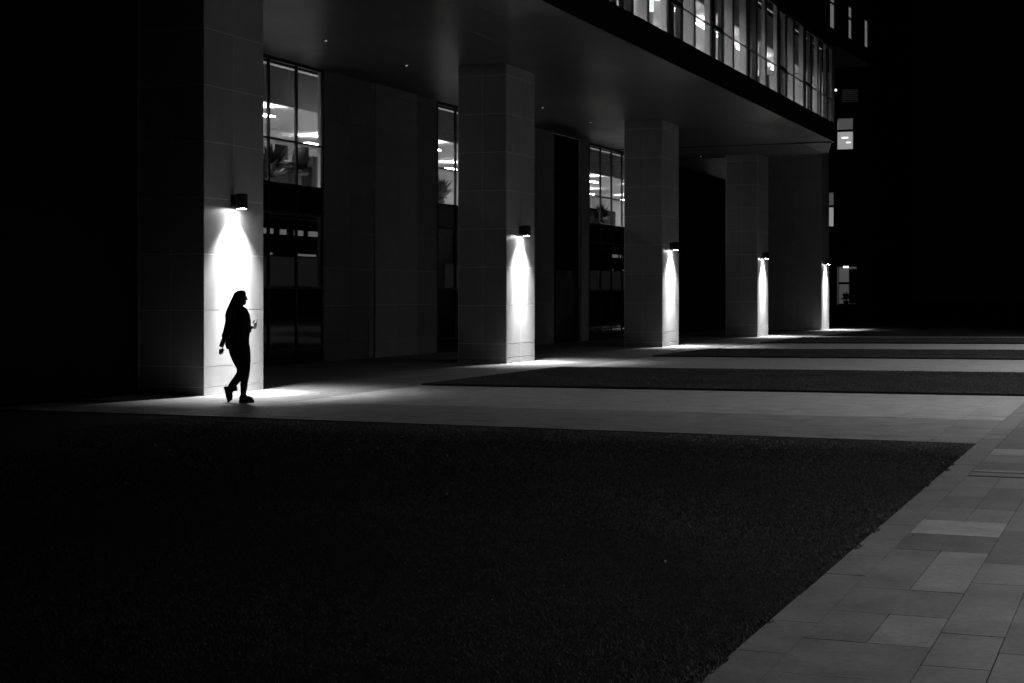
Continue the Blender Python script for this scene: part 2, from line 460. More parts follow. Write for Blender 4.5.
m = MB(); m.box(3.2, 40, BD + .35, BD + .42, 6.80, 6.83); m.build('cove_light', M['cove'], B)
m = MB(); m.box(3.3, 37.5, BD + .26, BD + .34, 3.96, 3.98); m.build('hidden_uplight', M['sill'], B)  # out-of-sight strip added to brighten the ceiling and bulkhead
for yy in (BD + 1.7, BD + 4.2):
    for i in range(9):
        xx = 5.4 + 4.9 * i + (2.0 if yy > BD + 3 else 0)
        m = MB(); m.box(xx - .34, xx + .34, yy - .09, yy + .09, 5.90, 5.925); m.build('ceiling_light', M['ceil_light'], B)
room(3.2, 48.0, BD + .2, BD + 5.2, .05, 3.35, 'lower_room', 'frost', 'carpet')
for k, x in enumerate(WX):
    for q, xx in enumerate((x + 4.25, x + 5.2, x + 5.85, x + 6.55)):
        w_ = (.55, .2, .34, .42)[q]
        m = MB(); m.box(xx, xx + w_, BD + .5, BD + .56, 2.98, 3.10); m.build('glow_strip', M['dimlit'], B)  # small glowing strips behind the lower glass
    for q, xx in enumerate((x + 5.3, x + 6.7, x + 6.95)):
        m = MB(); m.box(xx, xx + (.14, .1, .6)[q], BD + .9, BD + .98, 2.52, 2.57); m.build('glow_strip', M['dimlit2'], B)
    m = MB(); m.box(x + 2, x + 9, BD + .62, BD + .66, 1.0, 2.47); m.build('screen_wall', M['frostlit'], B)
# furniture seen through the arcade windows
def desk_group(x, y, z, kind):
    if kind == 'chair':
        r = empty('office_chair', (x, y, z), 'dark office chair seen through the tall window beside the first pillar', 'chair')
        m = MB(); m.box(x - .24, x + .24, y - .24, y + .24, z + .45, z + .53); m.build('seat', M['dark'], r, bevel=.03)
        m = MB(); m.tube([((x + .24, y, z + .6), (.03, 0, 0), (0, .2, 0)), ((x + .27, y, z + .85), (.035, 0, 0), (0, .24, 0)), ((x + .3, y, z + 1.12), (.025, 0, 0), (0, .2, 0))]); m.build('backrest', M['dark'], r, smooth=True)
        m = MB(); m.cyl(x, y, z + .06, z + .45, .03); 
        for i in range(5):
            a = i * 1.2566; m.tube([((x, y, z + .09), (0, 0, .02), (-math.sin(a) * .02, math.cos(a) * .02, 0)), ((x + .28 * math.cos(a), y + .28 * math.sin(a), z + .04), (0, 0, .015), (-math.sin(a) * .015, math.cos(a) * .015, 0))], 0, 8)
        m.build('base', M['dark'], r)
    elif kind == 'cabinet':
        r = empty('cabinet', (x, y, z), 'black tall cabinet standing against the pale wall behind the first tall window', 'cabinet')
        m = MB(); m.box(x - .3, x + .3, y - .2, y + .2, z, z + 1.0); m.build('carcass', M['dark'], r, bevel=.01)
        m = MB(); m.box(x - .28, x - .02, y - .222, y - .203, z + .05, z + .95); m.box(x + .02, x + .28, y - .222, y - .203, z + .05, z + .95); m.build('door', M['dark'], r)
    elif kind == 'desk':
        r = empty('desk', (x, y, z), 'dark desk behind the glass of the first tall window', 'desk')
        m = MB(); m.box(x - .8, x + .8, y - .35, y + .35, z + .72, z + .76); m.build('top', M['dark'], r)
        for sx in (-.75, .75):
            m = MB(); m.box(x + sx - .03, x + sx + .03, y - .33, y + .33, z, z + .718); m.build('leg', M['dark'], r)
def plant(x, y, z, label, h=.9, seed=1):
    rr = random.Random(seed)
    r = empty('potted_plant', (x, y, z), label, 'plant', 'plants behind the lit windows')
    m = MB(); m.cyl(x, y, z, z + .3, .11, 16, r2=.15); m.build('pot', M['dark'], r)
    m = MB()
    for i in range(150):
        a = rr.uniform(0, 6.28); e = rr.uniform(.3, 1.4); L = rr.uniform(.25, h - .3)
        bx = Vector((x, y, z + .3)); dr = Vector((math.cos(a) * math.cos(e), math.sin(a) * math.cos(e), math.sin(e)))
        s = dr.cross(Vector((0, 0, 1))).normalized() * rr.uniform(.03, .06)
        tip = bx + dr * L + Vector((0, 0, -.1 * math.cos(e))); mid = bx + dr * L * .55 + Vector((0, 0, .04))
        m.quad([bx, mid + s, tip, mid - s])
    m.build('leaves', M['dark'], r)
desk_group(10.1, BD + 1.0, 3.95, 'desk'); desk_group(9.75, BD + .55, 3.95, 'chair'); desk_group(11.3, BD + .95, 3.95, 'cabinet')
plant(8.65, BD + .55, 3.95, 'leafy dark plant behind the first tall window, beside the nearest pillar', 1.3, 1)
plant(18.0, BD + .55, 3.95, 'dark leafy plant at the foot of the narrow lit window left of the second pillar', 1.15, 2)
plant(32.3, BD + .55, 3.95, 'dark plant in the window with small bright lights by the third pillar', 1.1, 3)
def cupboard(x0, x1, y, h, label):
    r = empty('cupboard', ((x0 + x1) / 2, y, 3.95), label, 'cupboard', 'cupboards behind the arcade windows')
    m = MB(); m.box(x0, x1, y, y + .3, 3.95, 3.95 + h); m.build('carcass', M['dark'], r, bevel=.01)
    m = MB(); n = 3; w_ = (x1 - x0) / n
    for i in range(n): m.box(x0 + i * w_ + .01, x0 + (i + 1) * w_ - .01, y - .02, y - .003, 4.0, 3.93 + h)
    m.build('door', M['dark'], r)
cupboard(8.3, 10.15, BD + .62, .62, 'low dark cupboard behind the first tall window, under the dark leaves')
cupboard(17.6, 18.6, BD + .7, .75, 'dark cupboard behind the narrow lit window left of the second pillar')
cupboard(31.6, 34.6, BD + .75, .8, 'long dark cupboard behind the window beside the third pillar')
# a monitor standing on the desk
r = empty('monitor', (9.9, BD + 1.0, 4.71), 'flat screen standing on the dark desk in the first tall window', 'monitor')
m = MB(); m.box(9.62, 10.18, BD + .98, BD + 1.02, 4.80, 5.14); m.build('screen', M['dark'], r, bevel=.008)
m = MB(); m.box(9.88, 9.92, BD + 1.021, BD + 1.05, 4.73, 4.82); m.box(9.78, 10.02, BD + .93, BD + 1.1, 4.712, 4.73); m.build('stand', M['dark'], r)

# recessed downlights in the soffit
def downlight(x, y, label):
    r = empty('downlight', (x, y, SOF), label, 'downlight', 'small downlights in the soffit')
    m = MB(); m.tube([((x, y, SOF - .012), (.07, 0, 0), (0, .07, 0)), ((x, y, SOF - .002), (.075, 0, 0), (0, .075, 0))], 0, 18); m.build('ring', M['frame'], r)
    m = MB(); m.cyl(x, y, SOF - .03, SOF - .0125, .022, 12); m.build('bulb', M['spot'], r)
downlight(6.26, 2.2, 'tiny bright soffit downlight above the first tall window')
downlight(10.16, 2.2, 'tiny soffit downlight between the first and second pillar, right of the window')
downlight(19.08, 2.2, 'tiny soffit downlight just right of the second pillar top')
downlight(23.27, 2.2, 'tiny soffit downlight above the dark recess, right of centre')
downlight(36.25, 2.2, 'farthest tiny soffit downlight, right of the third pillar')

# ---------------------------------------------------------------- upper curtain wall
CY = -3.55; CZ0, CZ1, TR = 7.5, 10.15, 8.33
mul = []
k = -8
while True:
    base = 8.08 + 3.87 * k; k += 1
    if base > 33: break
    for q in (0, 1.18, 2.33):
        xx = base + q
        if -22 < xx < 32.3: mul.append(xx)
mul.append(32.39)
TH = {11.95, 15.82, 23.56, 27.43}
rnd = random.Random(11)
vis = [m_ for m_ in mul if m_ > 5.5]
def cwindow(a, b):
    f = MB(); thick = any(abs(a - t) < .1 for t in TH)
    f.box(a - .03, a + .03, CY - .012, CY + .022, CZ0, CZ1)
    f.box(a + .03, b - .03, CY - .02, CY + .03, CZ0, CZ0 + .05)
    f.box(a + .03, b - .03, CY - .02, CY + .03, CZ1 - .07, CZ1)
    if thick:
        for z0, z1 in ((CZ0 + .051, TR + .02), (TR + .10, CZ1 - .071)):
            t = .06
            f.box(a + .031, b - .031, CY - .04, CY + .02, z1 - t, z1)
            f.box(a + .031, a + .031 + t, CY - .04, CY + .02, z0, z1 - t - .001); f.box(b - .031 - t, b - .031, CY - .04, CY + .02, z0, z1 - t - .001)
    f.box(a + .03, b - .03, CY - .015, CY + .028, TR - .012, TR + (.075 if thick else .014))
    o = f.build('window', M['frame'], B)
    g = MB(); g.box(a + .032, b - .032, CY, CY + .008, CZ0 + .052, CZ1 - .072); g.build('pane', M['glass'], o)
    fn = MB()
    dpt = rnd.choice((.10, .14, .18, .24))
    fn.box(b - .028, b + .028, CY + .032, CY + .032 + dpt, CZ0 + .02, CZ1)
    fn.build('inner_mullion', M['fin'], o)
for a, b in zip(vis[:-1], vis[1:]): cwindow(a, b)
f = MB(); f.box(-22, vis[0], CY - .02, CY + .03, CZ0, CZ1); f.build('near_cladding', M['fascia'], B)
# office storey behind it
m = MB(); m.box(4, 32.3, 3.6, 3.7, 7.2, 9.3); m.build('office_wall', M['white'], B)
m = MB(); m.box(4, 32.3, CY + .69, 3.6, 9.32, 9.4); m.build('office_ceiling', M['white'], B)
m = MB(); m.box(4, 32.3, CY + .04, 3.59, 7.201, 7.24); m.build('office_floor', M['carpet'], B)
m = MB(); m.box(32.301, 32.38, CY + .04, 3.6, 7.2, 9.3, 0); m.box(3.9, 4, CY + .04, 3.6, 7.2, 10); m.build('end_wall', M['white'], B)
m = MB(); m.box(4.01, 32.3, CY + .62, CY + .68, 9.18, 10.14); m.build('bulkhead', M['bulk'], B)
m = MB(); m.box(4.01, 32.3, CY + .36, CY + .39, 10.1, 10.12); m.build('cove_light', M['cove'], B)
m = MB(); m.box(4.01, 32.2, CY + .3, CY + .38, 7.26, 7.28); m.build('hidden_uplight', M['sill'], B)  # another added strip, hidden from view, to brighten the office ceiling
for xx in [6 + 2.4 * i for i in range(11)]:
    for yy in (-2.1, -.2, 1.8):
        m = MB(); m.box(xx - .5, xx + .5, yy - .08, yy + .08, 9.12, 9.16); m.build('ceiling_light', M['officelight'], B)
# partitions, columns and hanging blinds inside
for xx in (9.6, 13.6, 17.4, 21.6, 25.2, 29.2):
    m = MB(); m.box(xx - .18, xx + .18, CY + .9, CY + 1.26, 7.24, 9.318); m.build('inner_column', M['white'], B)
for i, (a, b) in enumerate(zip(vis[:-1], vis[1:])):
    if i % 3 == 1 or rnd.random() < .2:
        m = MB(); n = 9; w = (b - a) * rnd.uniform(.25, .5); x0 = b - w - .04
        for q in range(n):
            t0 = x0 + w * q / n; t1 = x0 + w * (q + 1) / n; o0 = .03 * (q % 2)
            m.quad([(t0, CY + .16 + o0, 7.3), (t1, CY + .16 + .03 - o0, 7.3), (t1, CY + .16 + .03 - o0, 9.9), (t0, CY + .16 + o0, 9.9)])
        m.build('blind', M['bulk'] if rnd.random() < .5 else M['fin'], B)
def lampbox(x, y, z, label, s=.26):
    r = empty('lantern', (x, y, z), label, 'lamp', 'bright lamps behind the upper windows')
    m = MB(); m.box(x - s / 2, x + s / 2, y - s / 2, y + s / 2, z, z + s * 1.1); m.build('shade', M['roomlit'], r, bevel=.02)
    m = MB(); m.cyl(x, y, z + s * 1.1, 9.32, .01, 8); m.build('cord', M['dark'], r)
lampbox(11.35, CY + .32, 7.98, 'bright box lamp in the upper window row, leftmost of the bright ones')
lampbox(18.75, CY + .32, 7.93, 'bright box lamp low in the upper window row, above the third pillar', .24)
lampbox(22.2, CY + .35, 7.9, 'small bright lamp among the clutter of the upper windows', .16)
# dark objects on the window sills
for i, (xx, hh) in enumerate(((10.1, .5), (14.6, .7), (18.9, .35), (21.3, .75), (22.9, .5), (24.2, .6), (27.6, .7))):
    r = empty('desk_screen', (xx, CY + .45, 7.24), 'dark desk screen behind the upper glazing, number %s from the left' % ('one', 'two', 'three', 'four', 'five', 'six', 'seven')[i], 'screen', 'dark screens behind the upper windows')
    m = MB(); m.box(xx - .16, xx + .16, CY + .43, CY + .46, 7.24 + .35, 7.24 + .35 + hh); m.build('panel', M['dark'], r, bevel=.01)
    m = MB(); m.box(xx - .05, xx + .05, CY + .42, CY + .47, 7.24, 7.59); m.build('foot', M['dark'], r)

# storey above: slab, overhang
m = MB(); m.box(-22, 32.4, -3.62, 4.6, 10.16, 10.55); m.build('upper_slab', M['darkclad'], B)
m = MB(); m.box(-22, 32.35, -3.28, 4.6, 10.56, 22); m.build('upper_wall', M['darkclad'], B)

# ---------------------------------------------------------------- angled upper block beyond the curtain wall
PA = Vector((33.73, -3.163, 0)); DV = Vector((.99777, -.06678, 0)); NI = Vector((.06678, .99777, 0))
def P2(t, w): p = PA + DV * t + NI * w; return (p.x, p.y)
UB = empty('upper_block', (37, 0, 10.6), 'dark upper block beyond the lit window row, with four narrow lit windows', 'building')
def apr(m, t0, t1, w0, w1, z0, z1, mi=0): m.prism([P2(t0, w0), P2(t1, w0), P2(t1, w1), P2(t0, w1)], z0, z1, mi)
wins = [(-.58, -.37, 11.18, 14.0, None), (.14, .92, 11.15, 14.0, 12.0), (2.87, 3.5, 11.15, 12.35, 11.85), (5.44, 6.12, 11.2, 12.25, None)]
m = MB(); t = -1.15
for (a, b, z0, z1, tr) in wins:
    apr(m, t, a, 0, .3, 10.75, 16); apr(m, a, b, 0, .3, 10.75, z0); apr(m, a, b, 0, .3, z1, 16); t = b
apr(m, t, 6.75, 0, .3, 10.75, 16); apr(m, -1.15, 6.75, 3.0, 3.3, 10.75, 16); apr(m, 6.45, 6.75, .301, 2.99, 10.75, 16); apr(m, -1.15, -.85, .301, 2.99, 10.75, 16)
m.build('wall', M['darkclad'], UB)
m = MB(); apr(m, -1.15, 6.75, 0, 3.3, 10.6, 10.748); m.build('underside', M['farclad'], UB)
m = MB(); apr(m, -1.15, 6.75, 0, 3.3, 16.002, 16.2); m.build('roof', M['fascia'], UB)
m = MB(); apr(m, -.84, 6.44, 2.9, 2.95, 10.76, 15.9); m.build('inner_wall', M['white'], UB)
m = MB(); apr(m, -.8, 6.4, 1.2, 1.6, 14.6, 14.65); m.build('ceiling_light', M['ceil_light'], UB)
for (a, b, z0, z1, tr) in wins:
    f = MB()
    apr(f, a + .001, a + .04, 0.0, .03, z0, z1); apr(f, b - .04, b - .001, 0.0, .03, z0, z1)
    if tr: apr(f, a + .041, b - .041, 0.0, .03, tr, tr + .08)
    fo = f.build('window', M['frame'], UB)
    g = MB(); apr(g, a + .041, b - .041, .035, .04, z0, z1); g.build('pane', M['glass'], fo)
    g = MB(); apr(g, a + .002, b - .002, .06, .09, z0 + .002, z1 - .002); g.build('blind', M['curtain'], fo)

# ---------------------------------------------------------------- far building facing the camera
FX = 60.0
FB = empty('far_building', (67, 10, 0), 'black building at the far end of the plaza with a few lit windows', 'building')
fw = [(-1.34, -.46, 9.08, 10.78), (-1.9, -1.46, 5.1, 6.95), (-1.26, -.28, 1.08, 3.16)]   # given as d-ranges
def fwin_holes(m):
    cols = [(-12, -1.9), (-1.9, -1.46), (-1.46, -1.34), (-1.34, -.46), (-.46, -.28), (-.28, .62)]
    zs = [0, 1.08, 3.16, 5.1, 6.95, 9.08, 10.78, 20]
    for (a, b) in cols:
        for z0, z1 in zip(zs[:-1], zs[1:]):
            c = (a + b) / 2; zc = (z0 + z1) / 2
            if -1.34 < c < -.46 and z0 == 9.08: continue
            if -1.9 < c < -1.46 and z0 == 5.1: continue
            if -1.34 < c < -.28 and z0 == 1.08: continue
            m.box(FX, FX + .35, -b, -a, z0, z1)
m = MB(); fwin_holes(m); m.box(FX + .35, FX + 14, -.62, -.3, 0, 20); m.box(FX + .35, FX + 14, 11.7, 12, 0, 20); m.box(FX + 13.7, FX + 14, -.3, 11.7, 0, 20)
m.build('wall', M['farclad'], FB)
m = MB(); m.box(FX, FX + 14, -.62, 12, 20.01, 20.3); m.build('roof', M['farclad'], FB)
def fwindow(a, b, z0, z1, bar, top_em, low_em, extra=None):
    f = MB(); Y0, Y1 = -b, -a
    f.box(FX + .05, FX + .12, Y0 + .001, Y0 + .04, z0, z1); f.box(FX + .05, FX + .12, Y1 - .04, Y1 - .001, z0, z1)
    f.box(FX + .05, FX + .12, Y0 + .041, Y1 - .041, z1 - .05, z1); f.box(FX + .05, FX + .12, Y0 + .041, Y1 - .041, z0, z0 + .05)
    f.box(FX + .05, FX + .12, Y0 + .041, Y1 - .041, bar - .07, bar + .05)
    fo = f.build('window', M['frame'], FB)
    g = MB(); g.box(FX + .13, FX + .14, Y0 + .041, Y1 - .041, z0 + .051, bar - .071); g.box(FX + .13, FX + .14, Y0 + .041, Y1 - .041, bar + .051, z1 - .051); g.build('pane', M['glass'], fo)
    g = MB(); g.box(FX + 1.4, FX + 1.45, Y0 - .4, Y1 + .4, z0 - .3, z1 - .1); g.build('room_wall', M[low_em], fo)
    g = MB(); g.box(FX + .2, FX + .24, Y0 + .041, Y1 - .041, bar + .06, z1 - .052 - (.2 if z1 < 4 else 0)); g.build('blind', M[top_em], fo)
    return fo
fwindow(-1.34, -.46, 9.08, 10.78, 10.1, 'far_dim', 'far_bright'); fwindow(-1.9, -1.46, 5.1, 6.95, 6.2, 'far_dim', 'far_mid')
o = fwindow(-1.26, -.28, 1.08, 3.16, 2.2, 'far_dim', 'far_low')
g = MB(); g.box(FX + .15, FX + .18, .74, 1.02, 2.98, 3.08); g.build('ceiling_light', M['roomlit'], o)
g = MB(); g.box(FX + .6, FX + .7, .85, 1.18, 9.75, 9.82); g.box(FX + .6, FX + .7, .72, .95, 9.5, 9.56); g.build('ceiling_light', M['roomlit'], o)
g = MB(); g.box(FX - .55, FX - .5, .28, .32, 1.2, 2.25); g.build('open_sash', M['bulk'], o)
g = MB()
for i in range(7): g.box(FX - .03, FX - .005, .23, 1.05, 11.55 + i * .1, 11.61 + i * .1)
g.build('louvre', M['far_louvre'], FB)
g = MB(); g.box(FX + .16, FX + .19, .322, .72, 1.135, 2.93); g.build('curtain', M['farclad'], o)  # opaque dark box added to keep this half of the window unlit
plant(FX + .6, .95, 1.0, 'dark plant on the sill of the lowest lit window of the far building', .8, 9)
r = empty('bulkhead_lamp', (FX - .06, 1.36, 12.2), 'tiny bright lamp on the black far building, just right of the upper window row', 'lamp')
m = MB(); m.box(FX - .05, FX - .002, 1.28, 1.44, 12.13, 12.3); m.build('bracket', M['frame'], r)
m = MB(); m.tube([((FX - .055, 1.36, 12.2), (0, .06, 0), (0, 0, .06)), ((FX - .10, 1.36, 12.19), (0, .04, 0), (0, 0, .04))], 0, 12); m.build('lens', M['roomlit'], r)

# ---------------------------------------------------------------- street lamps along the walkway, just outside the photograph
SL = 1180
def street_lamp(x, d, label):
    r = empty('street_lamp', (x, -d, 0), label, 'street lamp', 'street lamps along the walkway')
    m = MB(); m.cyl(x, -d, 0, .35, .11, 20); m.cyl(x, -d, .351, 7.4, .075, 20, r2=.05); m.build('pole', M['lampblack'], r)
    m = MB(); m.tube([((x, -d, 7.3), (0, 0, .04), (.04, 0, 0)), ((x, -d + .9, 7.52), (0, 0, .03), (.03, 0, 0))], 0, 12); m.build('arm', M['lampblack'], r)
    m = MB(); m.box(x - .13, x + .13, -d + .75, -d + 1.35, 7.5, 7.58); m.build('head', M['lampblack'], r, bevel=.02)
    m = MB(); m.box(x - .10, x + .10, -d + .8, -d + 1.3, 7.485, 7.499); m.build('lens', M['roomlit'], r)
    ld = bpy.data.lights.new('street_beam', 'SPOT'); ld.energy = SL; ld.spot_size = math.radians(150); ld.spot_blend = .9; ld.shadow_soft_size = .12
    lo = bpy.data.objects.new('street_beam', ld); C.objects.link(lo); lo.parent = r; lo.location = (0, 1.05, 7.46)
    return r
s0 = street_lamp(-13.5, 20.6, 'dark street lamp beside the walkway, first from the camera')
POS = ((.8, 'dark street lamp beside the walkway, second from the camera', 2.3, 164), (13.5, 'dark street lamp beside the walkway, third from the camera', 2.4, 162), (26.2, 'dark street lamp beside the walkway, fourth from the camera', 2.4, 162), (38.9, 'dark street lamp beside the walkway, fifth and farthest from the camera', 2.0, 162))
cps = [copy_tree(s0) for _ in POS]
for c, (x, lb_, e_, an) in zip(cps, POS):
    c.location.x = x; c.location.y = -17.2; c['label'] = lb_
    for o_ in bpy.data.objects:
        if o_.parent == c and o_.type == 'LIGHT': o_.data = o_.data.copy(); o_.data.energy = SL * e_; o_.data.spot_size = math.radians(an)
for o_ in bpy.data.objects:
    if o_.parent == s0 and o_.type == 'LIGHT': o_.data.energy = SL * 3.6; o_.data.spot_size = math.radians(128); o_.data.spot_blend = 1.0

# ---------------------------------------------------------------- the walking person
PX_, PD_ = -2.95, 1.34
YAW = math.atan2(-.9289, .3704) + math.radians(14)
P = empty('person', (PX_, -PD_, 0), 'person in black loose shirt and trousers, walking past the lit pillar looking at a phone', 'person')
P.rotation_euler = (0, 0, YAW)
def skin(name, joints, edges, radii, root, mt, sub=1, finger_chains=()):
    """grow one continuous mesh; extra chains (fingers) are grown apart and joined in"""
    def grow(js, es, rs, ro, sb):
        me = bpy.data.meshes.new('tmp'); me.from_pydata(js, es, []); me.update()
        o = bpy.data.objects.new('tmp', me); C.objects.link(o)
        sm = o.modifiers.new('Skin', 'SKIN'); sm.use_smooth_shade = True
        ss = o.modifiers.new('Sub', 'SUBSURF'); ss.levels = sb; ss.render_levels = sb
        for i, v in enumerate(me.skin_vertices[0].data):
            v.radius = (rs[i], rs[i]); v.use_root = (i == ro)
        dg = bpy.context.evaluated_depsgraph_get(); ev = o.evaluated_get(dg)
        out = bpy.data.meshes.new_from_object(ev); bpy.data.objects.remove(o); bpy.data.meshes.remove(me)
        return out
    bm = bmesh.new(); a = grow(joints, edges, radii, root, sub); bm.from_mesh(a); bpy.data.meshes.remove(a)
    for ch, r in finger_chains:
        a = grow(ch, [(i, i + 1) for i in range(len(ch) - 1)], r, 0, 1); bm.from_mesh(a); bpy.data.meshes.remove(a)
    me = bpy.data.meshes.new(name); bm.to_mesh(me); bm.free()
    me.materials.append(mt); me.polygons.foreach_set('use_smooth', [True] * len(me.polygons))
    o = bpy.data.objects.new(name, me); C.objects.link(o); o.parent = P
    return o
J = [(0, 0, .86), (-.01, 0, 1.0), (-.02, 0, 1.17), (-.03, 0, 1.31), (-.01, 0, 1.39), (.02, 0, 1.46),
     (.03, 0, 1.54),
     (-.12, -.15, 1.32), (-.175, -.21, 1.08), (-.25, -.20, .90), (-.28, -.195, .815),
     (.05, .15, 1.31), (.10, .20, 1.05), (.18, .10, 1.09), (.205, .075, 1.115),
     (.02, -.09, .82), (.085, -.08, .45), (.06, -.075, .10), (.14, -.08, .04),
     (-.02, .09, .82), (.045, .08, .43), (-.16, .075, .19), (-.17, .08, .06)]
Ed = [(0, 1), (1, 2), (2, 3), (3, 4), (4, 5), (5, 6), (3, 7), (7, 8), (8, 9), (9, 10), (3, 11), (11, 12), (12, 13), (13, 14),
      (0, 15), (15, 16), (16, 17), (17, 18), (0, 19), (19, 20), (20, 21), (21, 22)]
R = [.13, .115, .12, .10, .055, .06, .075, .055, .044, .036, .040, .055, .042, .027, .03, .095, .06, .038, .035, .095, .06, .038, .035]
def finger(base, d1, L, r, curl):
    b = Vector(base); d1 = Vector(d1).normalized(); c = Vector(curl); pts = [b]; d = d1.copy()
    for k, f in enumerate((.45, .32, .23)):
        pts.append(pts[-1] + d * L * f); d = (d + c * .45).normalized()
    return ([tuple(p) for p in pts], [r, r * .95, r * .85, r * .7])
F = []
for i, L in enumerate((.072, .080, .075, .060)):       # right hand, relaxed, hanging down and back
    F.append(finger((-.292 + .012 * i, -.225 + .02 * i, .80), (-.25 + .1 * i, 0, -1), L + .012, .0105, (.45, .1, -.1)))
F.append(finger((-.262, -.225, .82), (.35, -.25, -1), .065, .011, (.1, .1, -.3)))
for i, L in enumerate((.068, .076, .072, .058)):       # left hand closed round the phone
    F.append(finger((.212, .05, 1.15 - .022 * i), (.55, -.35, .2), L, .0105, (-.2, -.9, .1)))
F.append(finger((.20, .08, 1.16), (.5, -.1, .85), .06, .0095, (.4, -.5, .1)))
body = skin('body', J, Ed, R, 0, M['skin'], 1, F)
def V(*a): return Vector(a)
def loft(name, rings, mt, seg=20, parent=P, disp=0, seed=0):
    """rings: (cx, cy, cz, rx, ry, tilt) ; tilt lifts the back edge"""
    m = MB(); rr = random.Random(seed); ph = rr.uniform(0, 6)
    R_ = []
    for (cx, cy, cz, rx, ry, tl) in rings: rx *= 1.07; R_.append(((cx, cy, cz), (rx, 0, tl), (0, ry, 0)))
    m.tube(R_, 0, seg)
    if disp:
        n = len(m.v)
        for i in range(n):
            x, y, z = m.v[i]; a = (i % seg) / seg * 6.283; r_i = i // seg
            k = disp * (math.sin(a * 5 + ph + r_i * .5) + .6 * math.sin(a * 9 + r_i)) * min(1, r_i / 4)
            m.v[i] = (x + math.cos(a) * k, y + math.sin(a) * k, z)
    me = bpy.data.meshes.new(name); me.from_pydata(m.v, [], m.f); me.materials.append(mt)
    me.polygons.foreach_set('use_smooth', [True] * len(m.f))
    a = me.attributes.new('tone', 'FLOAT', 'FACE'); a.data.foreach_set('value', m.t)
    me.update(); o = bpy.data.objects.new(name, me); C.objects.link(o); o.parent = parent
    ss = o.modifiers.new('Sub', 'SUBSURF'); ss.levels = 1; ss.render_levels = 2
    return o
loft('shirt', [(-.01, 0, 1.42, .06, .06, -.005), (-.015, 0, 1.395, .105, .10, 0), (-.035, 0, 1.355, .15, .18, .0), (-.03, 0, 1.28, .175, .215, 0), (-.015, 0, 1.17, .175, .215, .01),
               (-.02, 0, 1.05, .165, .20, .01), (-.03, 0, .95, .165, .195, .02), (-.035, 0, .88, .165, .20, .03), (-.02, 0, .82, .155, .195, .035), (-.015, 0, .81, .14, .18, .03)], M['cloth'], 28, disp=.006, seed=2)
def limb(name, pts, mt, seg=14):
    m = MB(); R_ = []
    for i, (p, r, r2) in enumerate(pts):
        p = V(*p); q = V(*pts[min(i + 1, len(pts) - 1)][0]) - V(*pts[max(i - 1, 0)][0]); q.normalize()
        a = q.cross(V(0, 1, 0)).normalized(); b = q.cross(a).normalized()
        R_.append((tuple(p), tuple(a * r), tuple(b * r2)))
    m.tube(R_, 0, seg)
    me = bpy.data.meshes.new(name); me.from_pydata(m.v, [], m.f); me.materials.append(mt)
    me.polygons.foreach_set('use_smooth', [True] * len(m.f))
    a = me.attributes.new('tone', 'FLOAT', 'FACE'); a.data.foreach_set('value', m.t)
    me.update(); o = bpy.data.objects.new(name, me); C.objects.link(o); o.parent = P
    ss = o.modifiers.new('Sub', 'SUBSURF'); ss.levels = 1; ss.render_levels = 2
    return o
limb('sleeve', [((-.10, -.13, 1.37), .06, .06), ((-.13, -.17, 1.32), .075, .07), ((-.15, -.20, 1.20), .07, .07), ((-.175, -.215, 1.08), .066, .068), ((-.205, -.21, .99), .066, .066), ((-.222, -.21, .94), .062, .06)], M['cloth'])
limb('sleeve', [((.02, .13, 1.36), .06, .06), ((.06, .16, 1.31), .08, .07), ((.085, .19, 1.18), .078, .07), ((.10, .205, 1.06), .07, .065), ((.135, .165, 1.055), .062, .06), ((.165, .13, 1.075), .052, .052)], M['cloth'])
# trousers: one mesh from the two legs and the hips
m = MB()
def add_leg(pts):
    R_ = []
    for i, (p, r, r2) in enumerate(pts):
        p = V(*p); q = V(*pts[min(i + 1, len(pts) - 1)][0]) - V(*pts[max(i - 1, 0)][0]); q.normalize()
        a = q.cross(V(0, 1, 0)).normalized(); b = q.cross(a).normalized(); R_.append((tuple(p), tuple(a * r), tuple(b * r2)))
    m.tube(R_, 0, 16)
add_leg([((0, -.075, .93), .12, .09), ((.015, -.085, .82), .138, .11), ((.04, -.085, .70), .125, .10), ((.065, -.08, .57), .097, .085), ((.085, -.078, .46), .068, .065), ((.07, -.075, .36), .062, .060), ((.055, -.075, .22), .048, .048), ((.055, -.075, .13), .040, .044)])
add_leg([((-.02, .075, .93), .12, .09), ((-.03, .085, .82), .14, .11), ((-.005, .085, .70), .128, .10), ((.03, .08, .57), .10, .088), ((.05, .078, .46), .070, .065), ((.0, .077, .37), .066, .062), ((-.075, .076, .28), .056, .054), ((-.14, .076, .215), .046, .048)])
me = bpy.data.meshes.new('trousers'); me.from_pydata(m.v, [], m.f); me.materials.append(M['trouser']); me.polygons.foreach_set('use_smooth', [True] * len(m.f)); me.update()
tr = bpy.data.objects.new('trousers', me); C.objects.link(tr); tr.parent = P
ss = tr.modifiers.new('Sub', 'SUBSURF'); ss.levels = 1; ss.render_levels = 2
